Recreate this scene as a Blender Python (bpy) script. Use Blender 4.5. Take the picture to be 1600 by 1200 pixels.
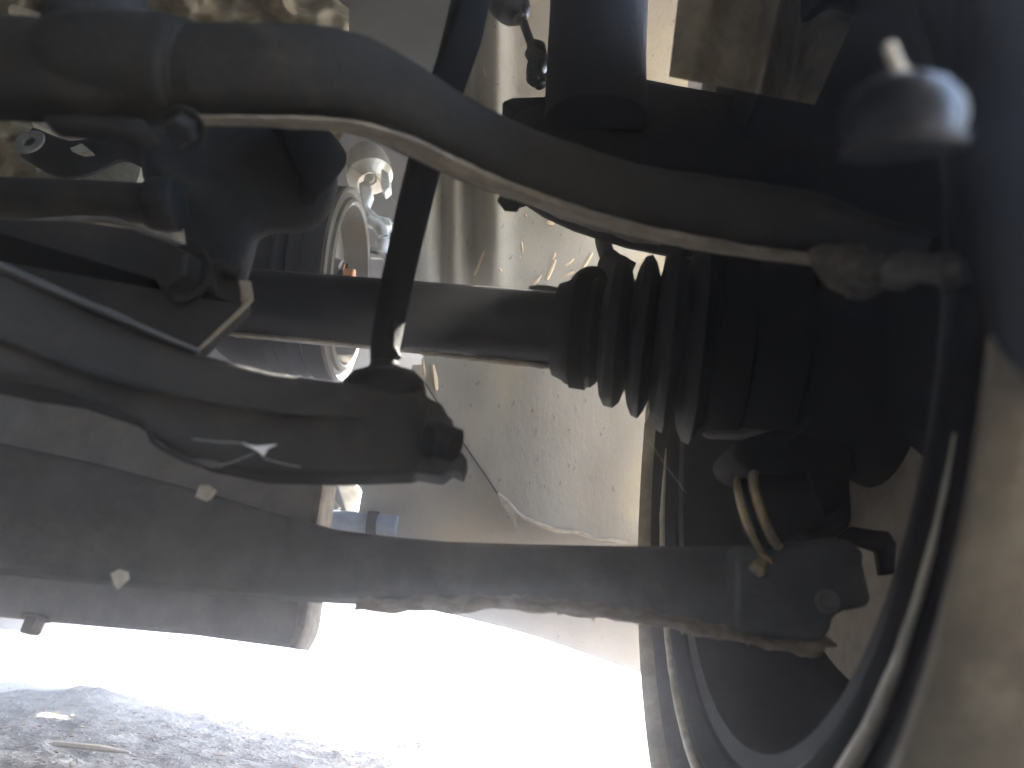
import bpy, bmesh, math, random
from mathutils import Vector, Matrix, noise
random.seed(4)
S = bpy.context.scene
COL = S.collection
for o in list(bpy.data.objects):
    bpy.data.objects.remove(o)

# ------------------------------------------------------------------ camera
PITCH, ROLL, CAM_H, FPX = math.radians(21.8), math.radians(5.0), 0.10, 1160.0
f_ = Vector((0, math.cos(PITCH), math.sin(PITCH)))
r0 = Vector((1, 0, 0)); u0 = Vector((0, -math.sin(PITCH), math.cos(PITCH)))
R_ = r0 * math.cos(ROLL) + u0 * math.sin(ROLL)
U_ = u0 * math.cos(ROLL) - r0 * math.sin(ROLL)
CAM = Vector((0, 0, CAM_H))
cd = bpy.data.cameras.new('camera'); cam = bpy.data.objects.new('camera', cd); COL.objects.link(cam)
cam.matrix_world = Matrix(((R_.x, U_.x, -f_.x, CAM.x), (R_.y, U_.y, -f_.y, CAM.y), (R_.z, U_.z, -f_.z, CAM.z), (0, 0, 0, 1)))
cd.sensor_width = 36; cd.lens = FPX / 1600 * 36
cd.clip_start = 0.01; cd.clip_end = 2000
cd.dof.use_dof = True; cd.dof.focus_distance = 0.68; cd.dof.aperture_fstop = 26.1 / 3.4
S.camera = cam

# ------------------------------------------------------------------ light
SUN_EL, SUN_AZ = math.radians(42), math.radians(38)      # azimuth to the right of straight ahead (+Y)
w = bpy.data.worlds.new('World'); S.world = w; w.use_nodes = True
nt = w.node_tree; nt.nodes.clear()
sky = nt.nodes.new('ShaderNodeTexSky'); sky.sky_type = 'NISHITA'; sky.sun_disc = False
sky.sun_elevation = SUN_EL; sky.sun_rotation = SUN_AZ
bg = nt.nodes.new('ShaderNodeBackground'); bg.inputs['Strength'].default_value = 0.15
wo = nt.nodes.new('ShaderNodeOutputWorld')
nt.links.new(sky.outputs[0], bg.inputs[0]); nt.links.new(bg.outputs[0], wo.inputs[0])
sl = bpy.data.lights.new('sun', 'SUN'); sl.energy = 5.0; sl.angle = math.radians(0.5); sl.color = (1, 0.94, 0.84)
sun = bpy.data.objects.new('sun', sl); COL.objects.link(sun)
sd = Vector((math.sin(SUN_AZ) * math.cos(SUN_EL), math.cos(SUN_AZ) * math.cos(SUN_EL), math.sin(SUN_EL)))
sun.rotation_euler = sd.to_track_quat('Z', 'Y').to_euler(); sun.location = sd * 20
vs = S.view_settings; vs.view_transform = 'Standard'; vs.look = 'None'; vs.gamma = 1; vs.use_curve_mapping = False
vs.exposure = 3.85
cy = S.cycles
cy.use_denoising = True
cy.max_bounces = 10; cy.diffuse_bounces = 6; cy.glossy_bounces = 4; cy.volume_bounces = 3
cy.caustics_reflective = False; cy.caustics_refractive = False
cy.sample_clamp_indirect = 6

# ------------------------------------------------------------------ helpers
def ray(px, py):
    return f_ + R_ * ((px - 800) / FPX) + U_ * ((600 - py) / FPX)
def W(px, py, Y):
    d = ray(px, py); return CAM + d * (Y / d.y)
def depth(p):
    return (p - CAM).dot(f_)
def mpp(p):                       # metres per photo pixel at p
    return depth(p) / FPX

def tag(o, label=None, cat=None, group=None, kind=None):
    if label: o['label'] = label
    if cat: o['category'] = cat
    if group: o['group'] = group
    if kind: o['kind'] = kind
    return o

def build(name, vf, mat, parent=None, smooth=True, bevel=0.0, seg=2, angle=40):
    vs_, fs = vf
    me = bpy.data.meshes.new(name)
    me.from_pydata([tuple(v) for v in vs_], [], fs)
    bm = bmesh.new(); bm.from_mesh(me)
    bmesh.ops.recalc_face_normals(bm, faces=bm.faces)
    bm.to_mesh(me); bm.free()
    me.materials.append(mat)
    for p in me.polygons: p.use_smooth = smooth
    o = bpy.data.objects.new(name, me); COL.objects.link(o)
    if parent: 
        o.parent = parent
        o.matrix_parent_inverse = parent.matrix_world.inverted() if False else Matrix.Translation(-parent.location)
    if bevel:
        b = o.modifiers.new('bevel', 'BEVEL'); b.width = bevel; b.segments = seg; b.limit_method = 'ANGLE'; b.angle_limit = math.radians(35)
    if smooth:
        me.set_sharp_from_angle(angle=math.radians(angle))
    return o

def thing(name, label, cat, loc, group=None):
    o = bpy.data.objects.new(name, None); COL.objects.link(o)
    o.location = loc; o.empty_display_size = 0.02
    return tag(o, label, cat, group)

def join(*vfs):
    V, Fc = [], []
    for v, fc in vfs:
        n = len(V); V += list(v); Fc += [tuple(i + n for i in q) for q in fc]
    return V, Fc

def spline(keys, n):
    """Catmull-Rom through tuples"""
    out = []
    m = len(keys)
    for i in range(m - 1):
        a, b, c, d = keys[max(i - 1, 0)], keys[i], keys[i + 1], keys[min(i + 2, m - 1)]
        for k in range(n):
            t = k / n
            out.append(tuple(0.5 * ((2 * q) + (r - p) * t + (2 * p - 5 * q + 4 * r - s) * t * t + (3 * q - p - 3 * r + s) * t ** 3)
                             for p, q, r, s in zip(a, b, c, d)))
    out.append(tuple(keys[-1]))
    return out

def nz(p, sc, amp, seed=0.0):
    return amp * noise.noise(Vector((p.x * sc + seed, p.y * sc - seed, p.z * sc + 2 * seed)))

def sweep(pts, n=20, expo=2.0, rough=0.0, rsc=60, up=None, seed=0.0):
    """pts: list of (Vector, half height, half depth). Rounded section swept along the path, capped."""
    V, Fc = [], []
    m = len(pts)
    for i, (p, a, b) in enumerate(pts):
        T = (pts[min(i + 1, m - 1)][0] - pts[max(i - 1, 0)][0]).normalized()
        uu = (up or U_); uu = (uu - T * uu.dot(T)).normalized(); vv = T.cross(uu)
        for k in range(n):
            t = 2 * math.pi * k / n
            c, s = math.cos(t), math.sin(t)
            c = math.copysign(abs(c) ** (2 / expo), c); s = math.copysign(abs(s) ** (2 / expo), s)
            q = p + uu * (a * c) + vv * (b * s)
            if rough:
                nn = (q - p)
                if nn.length > 1e-6:
                    q = q + nn.normalized() * (nz(q, rsc, rough, seed) + nz(q, rsc * 3, rough * 0.4, seed + 5))
            V.append(q)
    for i in range(m - 1):
        for k in range(n):
            k2 = (k + 1) % n
            Fc.append((i * n + k, i * n + k2, (i + 1) * n + k2, (i + 1) * n + k))
    V.append(pts[0][0]); V.append(pts[-1][0])
    for k in range(n):
        k2 = (k + 1) % n
        Fc.append((len(V) - 2, k2, k)); Fc.append((len(V) - 1, (m - 1) * n + k, (m - 1) * n + k2))
    return V, Fc

def psweep(keys, sub=6, depth_ratio=1.0, **kw):
    """keys: (px, py, Y, half height in photo pixels[, half depth m])"""
    ks = [tuple(k) + ((0,) if len(k) == 4 else ()) for k in keys]
    P = []
    for px, py, Y, h, b in spline(ks, sub):
        p = W(px, py, Y); a = max(h, .5) * mpp(p)
        P.append((p, a, b if b > 0 else a * depth_ratio))
    return sweep(P, **kw)

def bsweep(keys, sub=5, ch=.0025, rough=0.0, rsc=50, seed=0.0):
    """pressed box section: (px, py, Y, half height px, half depth m), flat faces with narrow chamfers"""
    P = []
    for px, py, Y, h, b in spline(keys, sub):
        p = W(px, py, Y); P.append((p, h * mpp(p), b))
    V, Fc = [], []
    m = len(P)
    for i, (p, a, b) in enumerate(P):
        T = (P[min(i + 1, m - 1)][0] - P[max(i - 1, 0)][0]).normalized()
        uu = (U_ - T * U_.dot(T)).normalized(); vv = T.cross(uu)
        if vv.dot(f_) < 0: vv = -vv
        c = min(ch, a * .4, b * .4)
        for x, y in ((a, -b + c), (a - c, -b), (a * .33, -b), (-a * .33, -b), (-a + c, -b), (-a, -b + c), (-a, b - c), (-a + c, b), (a - c, b), (a, b - c)):
            q = p + uu * x + vv * y
            if rough: q = q + uu * nz(q, rsc, rough, seed) + vv * nz(q, rsc * .7, rough, seed + 9)
            V.append(q)
    n = 10
    for i in range(m - 1):
        for k in range(n):
            k2 = (k + 1) % n
            Fc.append((i * n + k, i * n + k2, (i + 1) * n + k2, (i + 1) * n + k))
    Fc += [tuple(range(n)), tuple((m - 1) * n + k for k in range(n - 1, -1, -1))]
    return V, Fc

def tube(points, r, n=12, **kw):
    return sweep([(Vector(p), r if not isinstance(r, (list, tuple)) else r[i],) * 1 + (r if not isinstance(r, (list, tuple)) else r[i],) for i, p in enumerate(points)], n=n, **kw)

def ptube(keys, rpx, sub=6, n=12, **kw):
    return psweep([(x, y, Y, rpx) for x, y, Y in keys], sub=sub, n=n, **kw)

def slab(pts, Y, thick, lean=(0, 0, 0), back_scale=1.0):
    """polygon of (px, py[, Y]) given real thickness away from the camera side"""
    F_ = [W(p[0], p[1], p[2] if len(p) > 2 else Y) for p in pts]
    c = sum(F_, Vector()) / len(F_)
    B_ = [c + (q - c) * back_scale + Vector((lean[0], thick, lean[2])) for q in F_]
    n = len(F_)
    V = F_ + B_
    Fc = [tuple(range(n)), tuple(range(2 * n - 1, n - 1, -1))]
    for i in range(n):
        j = (i + 1) % n
        Fc.append((i, j, n + j, n + i))
    return V, Fc

def lathe(prof, o, d, n=32, up=Vector((0, 0, 1)), rough=0.0, rsc=80, closed=False):
    """prof: list of (s along axis, r) in metres"""
    d = Vector(d).normalized(); o = Vector(o)
    uu = up if abs(d.dot(up)) < 0.95 else Vector((1, 0, 0))
    uu = (uu - d * uu.dot(d)).normalized(); vv = d.cross(uu)
    V, Fc = [], []
    for s, r in prof:
        for k in range(n):
            t = 2 * math.pi * k / n
            q = o + d * s + (uu * math.cos(t) + vv * math.sin(t)) * r
            if rough: q = q + (uu * math.cos(t) + vv * math.sin(t)) * nz(q, rsc, rough)
            V.append(q)
    m = len(prof)
    for i in range(m if closed else m - 1):
        i2 = (i + 1) % m
        for k in range(n):
            k2 = (k + 1) % n
            Fc.append((i * n + k, i * n + k2, i2 * n + k2, i2 * n + k))
    return V, Fc

def box(c, sx, sy, sz, rot=None):
    c = Vector(c); V = []
    for x in (-1, 1):
        for y in (-1, 1):
            for z in (-1, 1):
                q = Vector((x * sx, y * sy, z * sz))
                if rot: q = rot @ q
                V.append(c + q)
    return V, [(0, 1, 3, 2), (4, 6, 7, 5), (0, 4, 5, 1), (2, 3, 7, 6), (0, 2, 6, 4), (1, 5, 7, 3)]

def bolt(o, d, r, h, n=6):
    """hexagon head with washer"""
    a = lathe([(0, 0), (0, r * 1.35), (h * .18, r * 1.35), (h * .18, 0.0)], o, d, n=20)
    b = lathe([(h * .18, 0), (h * .18, r), (h * .9, r), (h, r * .85), (h, 0)], o, d, n=n)
    return join(a, b)

def wall(line, z0, z1, t=0.004):
    """upright sheet of real thickness along a plan line [(x, y), ...]"""
    V, Fc = [], []
    m = len(line)
    for i, (x, y) in enumerate(line):
        a, b = Vector(line[max(i - 1, 0)]), Vector(line[min(i + 1, m - 1)])
        T = (b - a).normalized(); N = Vector((-T.y, T.x)) * t
        za = z0[i] if isinstance(z0, (list, tuple)) else z0
        V += [Vector((x, y, za)), Vector((x, y, z1)), Vector((x + N.x, y + N.y, z1)), Vector((x + N.x, y + N.y, za))]
    for i in range(m - 1):
        for k in range(4):
            k2 = (k + 1) % 4
            Fc.append((i * 4 + k, i * 4 + k2, (i + 1) * 4 + k2, (i + 1) * 4 + k))
    Fc += [(0, 1, 2, 3), tuple((m - 1) * 4 + k for k in (3, 2, 1, 0))]
    return V, Fc

# ------------------------------------------------------------------ materials
def mat(name, base, rough=0.6, metal=0.0, dirt=None, dirt_amt=0.5, dirt_scale=18, bump=0.0, bump_scale=90, spec=0.5,
        speck=None, speck_amt=0.62, speck_scale=300, var=0.25, stretch=(1, 1, 1)):
    m = bpy.data.materials.new(name); m.use_nodes = True
    t = m.node_tree; N = t.nodes; L = t.links
    b = N['Principled BSDF']
    b.inputs['Roughness'].default_value = rough; b.inputs['Metallic'].default_value = metal
    b.inputs['Specular IOR Level'].default_value = spec
    tc = N.new('ShaderNodeNewGeometry')
    mp = N.new('ShaderNodeMapping'); mp.inputs['Scale'].default_value = stretch
    L.new(tc.outputs['Position'], mp.inputs['Vector'])
    def nse(sc, det=6, ro=0.6):
        n = N.new('ShaderNodeTexNoise'); n.inputs['Scale'].default_value = sc; n.inputs['Detail'].default_value = det
        n.inputs['Roughness'].default_value = ro; L.new(mp.outputs[0], n.inputs['Vector']); return n
    def mix(fac, a, c):
        x = N.new('ShaderNodeMix'); x.data_type = 'RGBA'
        if hasattr(fac, 'is_linked'): L.new(fac, x.inputs[0])
        else: x.inputs[0].default_value = fac
        for v, i in ((a, 6), (c, 7)):
            if isinstance(v, tuple): x.inputs[i].default_value = (*v, 1)
            else: L.new(v, x.inputs[i])
        return x.outputs[2]
    def ramp(src, lo, hi):
        r = N.new('ShaderNodeMapRange'); r.inputs[1].default_value = lo; r.inputs[2].default_value = hi
        r.clamp = True; L.new(src, r.inputs[0]); return r.outputs[0]
    n1 = nse(dirt_scale * 2.3)
    col = mix(ramp(n1.outputs[0], .3, .7), tuple(c * (1 - var) for c in base), tuple(min(1, c * (1 + var)) for c in base))
    if dirt:
        n2 = nse(dirt_scale, 8, .7)
        k = ramp(n2.outputs[0], .72 - dirt_amt * .5, .80 - dirt_amt * .32)
        col = mix(k, col, dirt)
        rr = N.new('ShaderNodeMapRange'); rr.inputs[3].default_value = rough; rr.inputs[4].default_value = 0.9
        L.new(k, rr.inputs[0]); L.new(rr.outputs[0], b.inputs['Roughness'])
        if metal:
            mm = N.new('ShaderNodeMapRange'); mm.inputs[3].default_value = metal; mm.inputs[4].default_value = 0
            L.new(k, mm.inputs[0]); L.new(mm.outputs[0], b.inputs['Metallic'])
    if speck:
        n3 = nse(speck_scale, 3, .5)
        col = mix(ramp(n3.outputs[0], speck_amt, speck_amt + .05), col, speck)
    L.new(col, b.inputs['Base Color'])
    if bump:
        n4 = nse(bump_scale, 8, .65)
        bp = N.new('ShaderNodeBump'); bp.inputs['Strength'].default_value = bump; bp.inputs['Distance'].default_value = 0.002
        L.new(n4.outputs[0], bp.inputs['Height']); L.new(bp.outputs[0], b.inputs['Normal'])
    return m

DUST = (.30, .25, .19)
M = {}
M['bar'] = mat('painted_steel_dusty', (.017, .0148, .0115), .75, 0, (.046, .038, .028), .45, 30, .35, 220)
M['black_metal'] = mat('black_metal', (.006, .006, .0065), .85, 0, (.016, .0145, .012), .3, 25, .3, 160, spec=.2)
M['cast'] = mat('cast_iron', (.018, .017, .0155), .7, 0, (.045, .039, .03), .35, 26, .6, 240)
M['cast_pale'] = mat('dusty_lit_casting', (.17, .155, .135), .8, 0, (.28, .25, .20), .5, 40, .6, 260)  # dust on castings, lit tone on the painted edge strips
M['rubber'] = mat('rubber', (.008, .008, .0085), .65, 0, (.024, .021, .017), .22, 35, .25, 200, spec=.3, speck=(.07, .06, .05), speck_amt=.70)
M['shaft'] = mat('shaft_paint', (.012, .0125, .015), .45, 0, (.035, .03, .024), .25, 40, .2, 260)
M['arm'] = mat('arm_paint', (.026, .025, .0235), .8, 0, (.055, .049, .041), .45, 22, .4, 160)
M['arm_grey'] = mat('dusty_glare_arm_paint', (.12, .117, .114), .85, 0, (.19, .18, .165), .5, 16, .4, 160)  # dust grey lifted for lens glare; also used for a painted lit edge
M['cross'] = mat('dusty_glare_crossmember', (.33, .322, .31), .85, 0, (.42, .40, .36), .5, 14, .4, 140)  # dust grey raised to stand in for the milky lens glare
M['rust'] = mat('rust_crust', (.38, .28, .17), .9, 0, (.58, .50, .37), .55, 60, 1.0, 180)
M['dust_lit_edge'] = mat('dusty_lit_edge', (.26, .22, .17), .9, 0, (.38, .33, .25), .5, 50, .6, 200)  # dust on some parts, painted light on the lit edges
M['liner'] = mat('liner_plastic', (.275, .258, .215), .55, 0, (.37, .325, .22), .38, 9, .35, 170, speck=(.10, .09, .08), speck_amt=.67, speck_scale=170, var=.12, stretch=(1, 1, .45))
M['liner_splash'] = mat('dried_mud_splash', (.60, .48, .30), .9, 0, (.66, .54, .36), .5, 40, .4, 200)
M['liner_low'] = mat('lower_liner_plastic', (.31, .29, .25), .6, 0, (.38, .335, .25), .45, 8, .3, 170, speck=(.18, .16, .14), speck_amt=.68, speck_scale=170, var=.1)
M['arch'] = mat('arch_undercoat', (.30, .26, .19), .9, 0, (.42, .36, .26), .5, 20, 1.0, 150, var=.35)
M['inner'] = mat('inner_panel_paint', (.20, .175, .14), .7, 0, (.30, .26, .20), .5, 10, .3, 120)
M['engine'] = mat('engine_casting', (.28, .235, .16), .75, 0, (.50, .43, .30), .45, 14, 1.0, 70, var=.5)
M['alu'] = mat('bright_aluminium', (.62, .58, .50), .38, .6, (.50, .43, .30), .3, 30, .3, 120)
M['pulley'] = mat('pulley_steel', (.085, .067, .043), .65, .1, (.12, .095, .06), .5, 22, .3, 150)
M['pale'] = mat('pale_patch', (.72, .66, .54), .9, 0, (.80, .75, .64), .5, 90, .8, 300)
M['brass'] = mat('brass_clamp', (.62, .48, .27), .38, .55, (.50, .40, .26), .4, 90, .3, 300)
M['tyre'] = mat('tyre_rubber', (.006, .0056, .0055), .9, 0, (.022, .019, .016), .35, 18, .35, 140, spec=.08)
M['tyre_dust'] = mat('dusty_tyre', (.20, .165, .115), .9, 0, (.40, .34, .245), .5, 14, .7, 70, var=.3, stretch=(1, .5, 1))
M['rim'] = mat('rim_steel', (.016, .014, .0135), .85, 0, (.045, .038, .03), .3, 20, .3, 120)
M['gloss'] = mat('gloss_black_paint', (.008, .009, .011), .38, 0, None, 0, 20, .0, 100, spec=.25)
M['blue_grey'] = mat('blue_grey_plastic', (.16, .20, .26), .45, 0, (.22, .24, .27), .4, 30, .2, 120)
M['white_metal'] = mat('white_painted_bracket', (.72, .72, .70), .5, 0, (.60, .56, .48), .35, 30, .2, 120)
M['glint_blue'] = mat('pale_blue_sky_glint', (.60, .74, .92), .25, 0, (.62, .7, .78), .3, 60, .1, 120)
M['disc'] = mat('beige_disc', (.36, .30, .22), .75, .0, (.44, .37, .28), .5, 30, .3, 160)
M['lip'] = mat('lit_lip', (.62, .55, .42), .6, 0, (.5, .43, .32), .4, 40, .3, 160)
M['eye'] = mat('grimy_forging', (.085, .074, .058), .85, 0, (.20, .17, .13), .5, 70, .8, 260)
M['orange'] = mat('rusty_orange', (.38, .15, .04), .7, 0, (.40, .18, .06), .4, 60, .3, 200)
M['body'] = mat('unseen_body_undercoat', (.05, .048, .045), .8, 0, (.10, .09, .07), .4, 10, .5, 60)
M['wood'] = mat('wood_chip', (.42, .34, .24), .85, 0, (.5, .43, .33), .4, 60, .5, 200)
M['weed'] = mat('weed', (.05, .065, .03), .8, 0, (.12, .11, .07), .4, 60, 0, 90)
M['shade_sheet'] = mat('matt_shade_black', (.004, .004, .0045), .95, 0, None, 0, 20, .3, 120, spec=.03)
M['web'] = mat('cobweb', (.85, .85, .86), .6, 0, None, 0, 20, 0, 100)
M['hose'] = mat('hose_rubber', (.014, .014, .015), .45, 0, (.05, .045, .04), .25, 50, .2, 200)

# ground: dry compacted dirt
def ground_mat():
    m = bpy.data.materials.new('dry_dirt'); m.use_nodes = True
    t = m.node_tree; N = t.nodes; L = t.links; b = N['Principled BSDF']
    b.inputs['Roughness'].default_value = .8; b.inputs['Specular IOR Level'].default_value = .5
    g = N.new('ShaderNodeNewGeometry')
    n1 = N.new('ShaderNodeTexNoise'); n1.inputs['Scale'].default_value = 22; n1.inputs['Detail'].default_value = 10; n1.inputs['Roughness'].default_value = .7
    n2 = N.new('ShaderNodeTexNoise'); n2.inputs['Scale'].default_value = 160; n2.inputs['Detail'].default_value = 6
    v = N.new('ShaderNodeTexVoronoi'); v.inputs['Scale'].default_value = 95
    for q in (n1, n2, v): L.new(g.outputs['Position'], q.inputs['Vector'])
    r = N.new('ShaderNodeValToRGB'); e = r.color_ramp.elements
    e[0].position = .32; e[0].color = (.06, .054, .05, 1); e[1].position = .68; e[1].color = (.40, .37, .34, 1)
    x = e.new(.5); x.color = (.24, .222, .205, 1)
    L.new(n1.outputs[0], r.inputs[0])
    r2 = N.new('ShaderNodeMapRange'); r2.inputs[1].default_value = .58; r2.inputs[2].default_value = .66
    L.new(n2.outputs[0], r2.inputs[0])
    mx = N.new('ShaderNodeMix'); mx.data_type = 'RGBA'; L.new(r2.outputs[0], mx.inputs[0]); L.new(r.outputs[0], mx.inputs[6]); mx.inputs[7].default_value = (.52, .49, .45, 1)
    L.new(mx.outputs[2], b.inputs['Base Color'])
    ad = N.new('ShaderNodeMath'); ad.operation = 'ADD'; L.new(n1.outputs[0], ad.inputs[0])
    ml = N.new('ShaderNodeMath'); ml.operation = 'MULTIPLY'; ml.inputs[1].default_value = .5; L.new(n2.outputs[0], ml.inputs[0]); L.new(ml.outputs[0], ad.inputs[1])
    bp = N.new('ShaderNodeBump'); bp.inputs['Strength'].default_value = 1.0; bp.inputs['Distance'].default_value = .012
    L.new(ad.outputs[0], bp.inputs['Height']); L.new(bp.outputs[0], b.inputs['Normal'])
    return m
M['ground'] = ground_mat()

# ------------------------------------------------------------------ ground
def ground_z(x, y):
    d = math.hypot(x, y)
    k = 1 / (1 + (d / 4) ** 2)
    p = Vector((x, y, 0))
    z = .010 * noise.noise(p * 3.1) + .006 * noise.noise(p * 9 + Vector((3, 1, 0))) + .009 * noise.noise(p * 23) + .0045 * noise.noise(p * 57) * (1 + noise.noise(p * 6))
    z *= k
    z += .05 * (1 - k) * noise.noise(p * .12)
    # ridge of kicked-up dirt ahead on the left
    z += .030 * math.exp(-(((x + .80) / .12) ** 2 + ((y - 1.66) / .07) ** 2)) * (1 + .5 * noise.noise(p * 40))
    return z - .006
def make_ground():
    V, Fc = [], []
    n = 420
    def g(t):        # -1..1 -> metres, dense near the camera
        return math.copysign(1.7 * abs(t) + 420 * max(0, abs(t) - .45) ** 3 * 8, t)
    for i in range(n + 1):
        for j in range(n + 1):
            x = g(2 * i / n - 1); y = g(2 * j / n - 1) + .8
            V.append(Vector((x, y, ground_z(x, y))))
    for i in range(n):
        for j in range(n):
            a = i * (n + 1) + j
            Fc.append((a, a + n + 1, a + n + 2, a + 1))
    tag(build('ground', (V, Fc), M['ground']), kind='structure')
make_ground()

# ------------------------------------------------------------------ unseen car body shell that shades everything, skirts and bonnet gap shaped for light
body = thing('unseen_car_body', 'unseen dark undercoated car body shell shaped to shade the suspension', 'car body', (0, .3, .7))
build('unseen_bay_cover', box((-.50, .30, .83), .862, .45, .01), M['body'], body, False)
build('unseen_firewall', box((-.50, -.155, .525), .862, .008, .30), M['body'], body, False)
build('unseen_floor_pan', box((-.50, -1.62, .235), .862, 1.45, .01), M['body'], body, False)
build('unseen_rear_bumper', box((-.50, -3.10, .40), .88, .02, .28), M['body'], body, False)
build('unseen_left_wing', wall([(-1.385, 2.58), (-1.38, .8), (-1.38, -.1), (-1.38, -3.1)], .12, .84, .01), M['body'], body)
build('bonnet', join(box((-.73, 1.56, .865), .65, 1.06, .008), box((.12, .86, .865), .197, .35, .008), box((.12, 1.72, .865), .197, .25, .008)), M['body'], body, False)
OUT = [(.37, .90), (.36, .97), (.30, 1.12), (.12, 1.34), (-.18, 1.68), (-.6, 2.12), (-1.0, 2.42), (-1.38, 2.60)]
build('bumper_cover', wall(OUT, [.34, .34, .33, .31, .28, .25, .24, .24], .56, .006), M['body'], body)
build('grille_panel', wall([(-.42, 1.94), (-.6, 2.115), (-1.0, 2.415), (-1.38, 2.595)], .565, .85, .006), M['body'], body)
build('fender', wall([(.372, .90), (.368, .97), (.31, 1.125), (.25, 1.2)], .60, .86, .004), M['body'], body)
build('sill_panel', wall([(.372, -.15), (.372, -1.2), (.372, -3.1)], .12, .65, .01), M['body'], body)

# ------------------------------------------------------------------ front wheel
WC = Vector((.134, .42, .289))
wheel = thing('front_wheel', 'dusty front wheel with black tyre seen from its inner side', 'wheel', WC)
HEAD = math.radians(2.0); AX = Vector((math.cos(HEAD), -math.sin(HEAD), -math.sin(math.radians(2.0)))).normalized()      # axle, pointing outboard
tp = [(.030, .220), (.012, .224), (.006, .234), (.006, .241), (.011, .247), (.007, .256), (.001, .266), (-.001, .273)]
build('tyre', lathe(tp, WC, AX, 128), M['tyre'], wheel)
td = [(-.001, .273), (-.004, .276), (-.008, .282), (-.010, .289), (-.005, .2945), (.004, .2975), (.012, .300), (.04, .303), (.19, .303), (.205, .297), (.21, .27), (.20, .225), (.19, .222)]
build('tyre_shoulder', lathe(td, WC, AX, 128, rough=.0006, rsc=60), M['tyre_dust'], wheel)
rl = [(.030, .220), (.014, .2185), (.010, .226), (.003, .2335), (.0005, .240), (.003, .2425), (.0065, .2415)]
lip = []
for i in range(97):
    t = math.radians(207 + (366 - 207) * i / 96)
    e1_ = Vector((0, 0, 1)); e1_ = (e1_ - AX * e1_.dot(AX)).normalized(); e2_ = e1_.cross(AX)
    q = WC + e2_ * (-.247 * math.cos(t)) * (1 if e2_.y < 0 else -1) + e1_ * (.247 * math.sin(t)) + AX * .006
    e = .0036 * min(1, i / 22 + .08, (96 - i) / 10 + .1)
    lip.append((q, e, e))
build('lit_lip_arc', sweep(lip, 10, rough=.0004, rsc=80, up=AX), M['lip'], wheel)  # only the lit lower arc is built, pale and tapering out towards the shade
build('rim', lathe([(.014, .222), (.016, .212), (.05, .205), (.08, .190), (.14, .186), (.17, .17), (.175, .09), (.168, .0)], WC, AX, 96), M['rim'], wheel)

# brake disc and shield
bd = thing('brake_disc', 'rust beige brake disc tucked inside the front wheel', 'brake disc', WC + AX * .10)
build('disc', lathe([(.088, .06), (.088, .178), (.094, .180), (.100, .178), (.100, .06)], WC, AX, 72), M['disc'], bd)
build('hub', lathe([(.02, .0), (.02, .045), (.06, .05), (.088, .062), (.11, .062), (.11, 0)], WC, AX, 40), M['black_metal'], bd)
bs = thing('dust_shield', 'black pressed steel shield behind the brake disc', 'brake shield', WC + AX * .075)
def arc_plate(r0_, r1_, a0, a1, s0, s1, n=40):
    V, Fc = [], []
    up = Vector((0, 0, 1)); fw = Vector((AX.y * -1, AX.x, 0))
    for i in range(n + 1):
        t = math.radians(a0 + (a1 - a0) * i / n)
        d = fw * math.cos(t) + up * math.sin(t)
        for s, r in ((s0, r0_), (s0, r1_), (s1, r1_ + .002), (s1 + .001, r0_)):
            V.append(WC + AX * s + d * r)
    for i in range(n):
        for k in range(4):
            Fc.append((i * 4 + k, i * 4 + (k + 1) % 4, i * 4 + 4 + (k + 1) % 4, i * 4 + 4 + k))
    Fc += [(0, 1, 2, 3), (4 * n + 3, 4 * n + 2, 4 * n + 1, 4 * n)]
    return V, Fc
build('shield', arc_plate(.05, .158, -40, 222, .070, .0725), M['black_metal'], bs)

# ------------------------------------------------------------------ wheel arch liner
def cyl_hit(px, py, r=.455, add=0.0):
    """front wall of the wheel arch: a half barrel round the wheel, upright below the axle"""
    d = ray(px, py); cyy, cz = WC.y + .0, .289
    a = d.y ** 2 + d.z ** 2; b = 2 * (d.y * (CAM.y - cyy) + d.z * (CAM.z - cz)); c = (CAM.y - cyy) ** 2 + (CAM.z - cz) ** 2 - (r + add) ** 2
    q = (-b + math.sqrt(max(b * b - 4 * a * c, 0))) / (2 * a)
    p = CAM + d * q
    if p.z < cz: p = CAM + d * ((cyy + r + add) / d.y)
    return p
def interp(tab, x):
    if x <= tab[0][0]: return tab[0][1]
    for (a, b), (c, d) in zip(tab, tab[1:]):
        if x <= c: return b + (d - b) * (x - a) / (c - a)
    return tab[-1][1]
def sheet(pxl, pxr, pytop, pybot, nu, nv, fn, th=.0025):
    """curved sheet bounded by left/right/top/bottom curves, with real thickness"""
    V = []
    for j in range(nv + 1):
        for i in range(nu + 1):
            u = i / nu; v = j / nv
            px = None
            py = 600
            for _ in range(4):
                x_l, x_r = interp(pxl, py), interp(pxr, py)
                px = x_l + (x_r - x_l) * u
                py = interp(pytop, px) * (1 - v) + interp(pybot, px) * v
            V.append(fn(px, py))
    n = len(V)
    V2 = [p + (p - CAM).normalized() * th for p in V]
    k = nu + 1
    Fc = []
    for j in range(nv):
        for i in range(nu):
            a = j * k + i
            Fc.append((a, a + 1, a + k + 1, a + k)); Fc.append((n + a, n + a + k, n + a + k + 1, n + a + 1))
    rim = [i for i in range(k)] + [j * k + nu for j in range(1, nv + 1)] + [nv * k + i for i in range(nu - 1, -1, -1)] + [j * k for j in range(nv - 1, 0, -1)]
    for a, b in zip(rim, rim[1:] + rim[:1]): Fc.append((a, n + a, n + b, b))
    return V + V2, Fc

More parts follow.
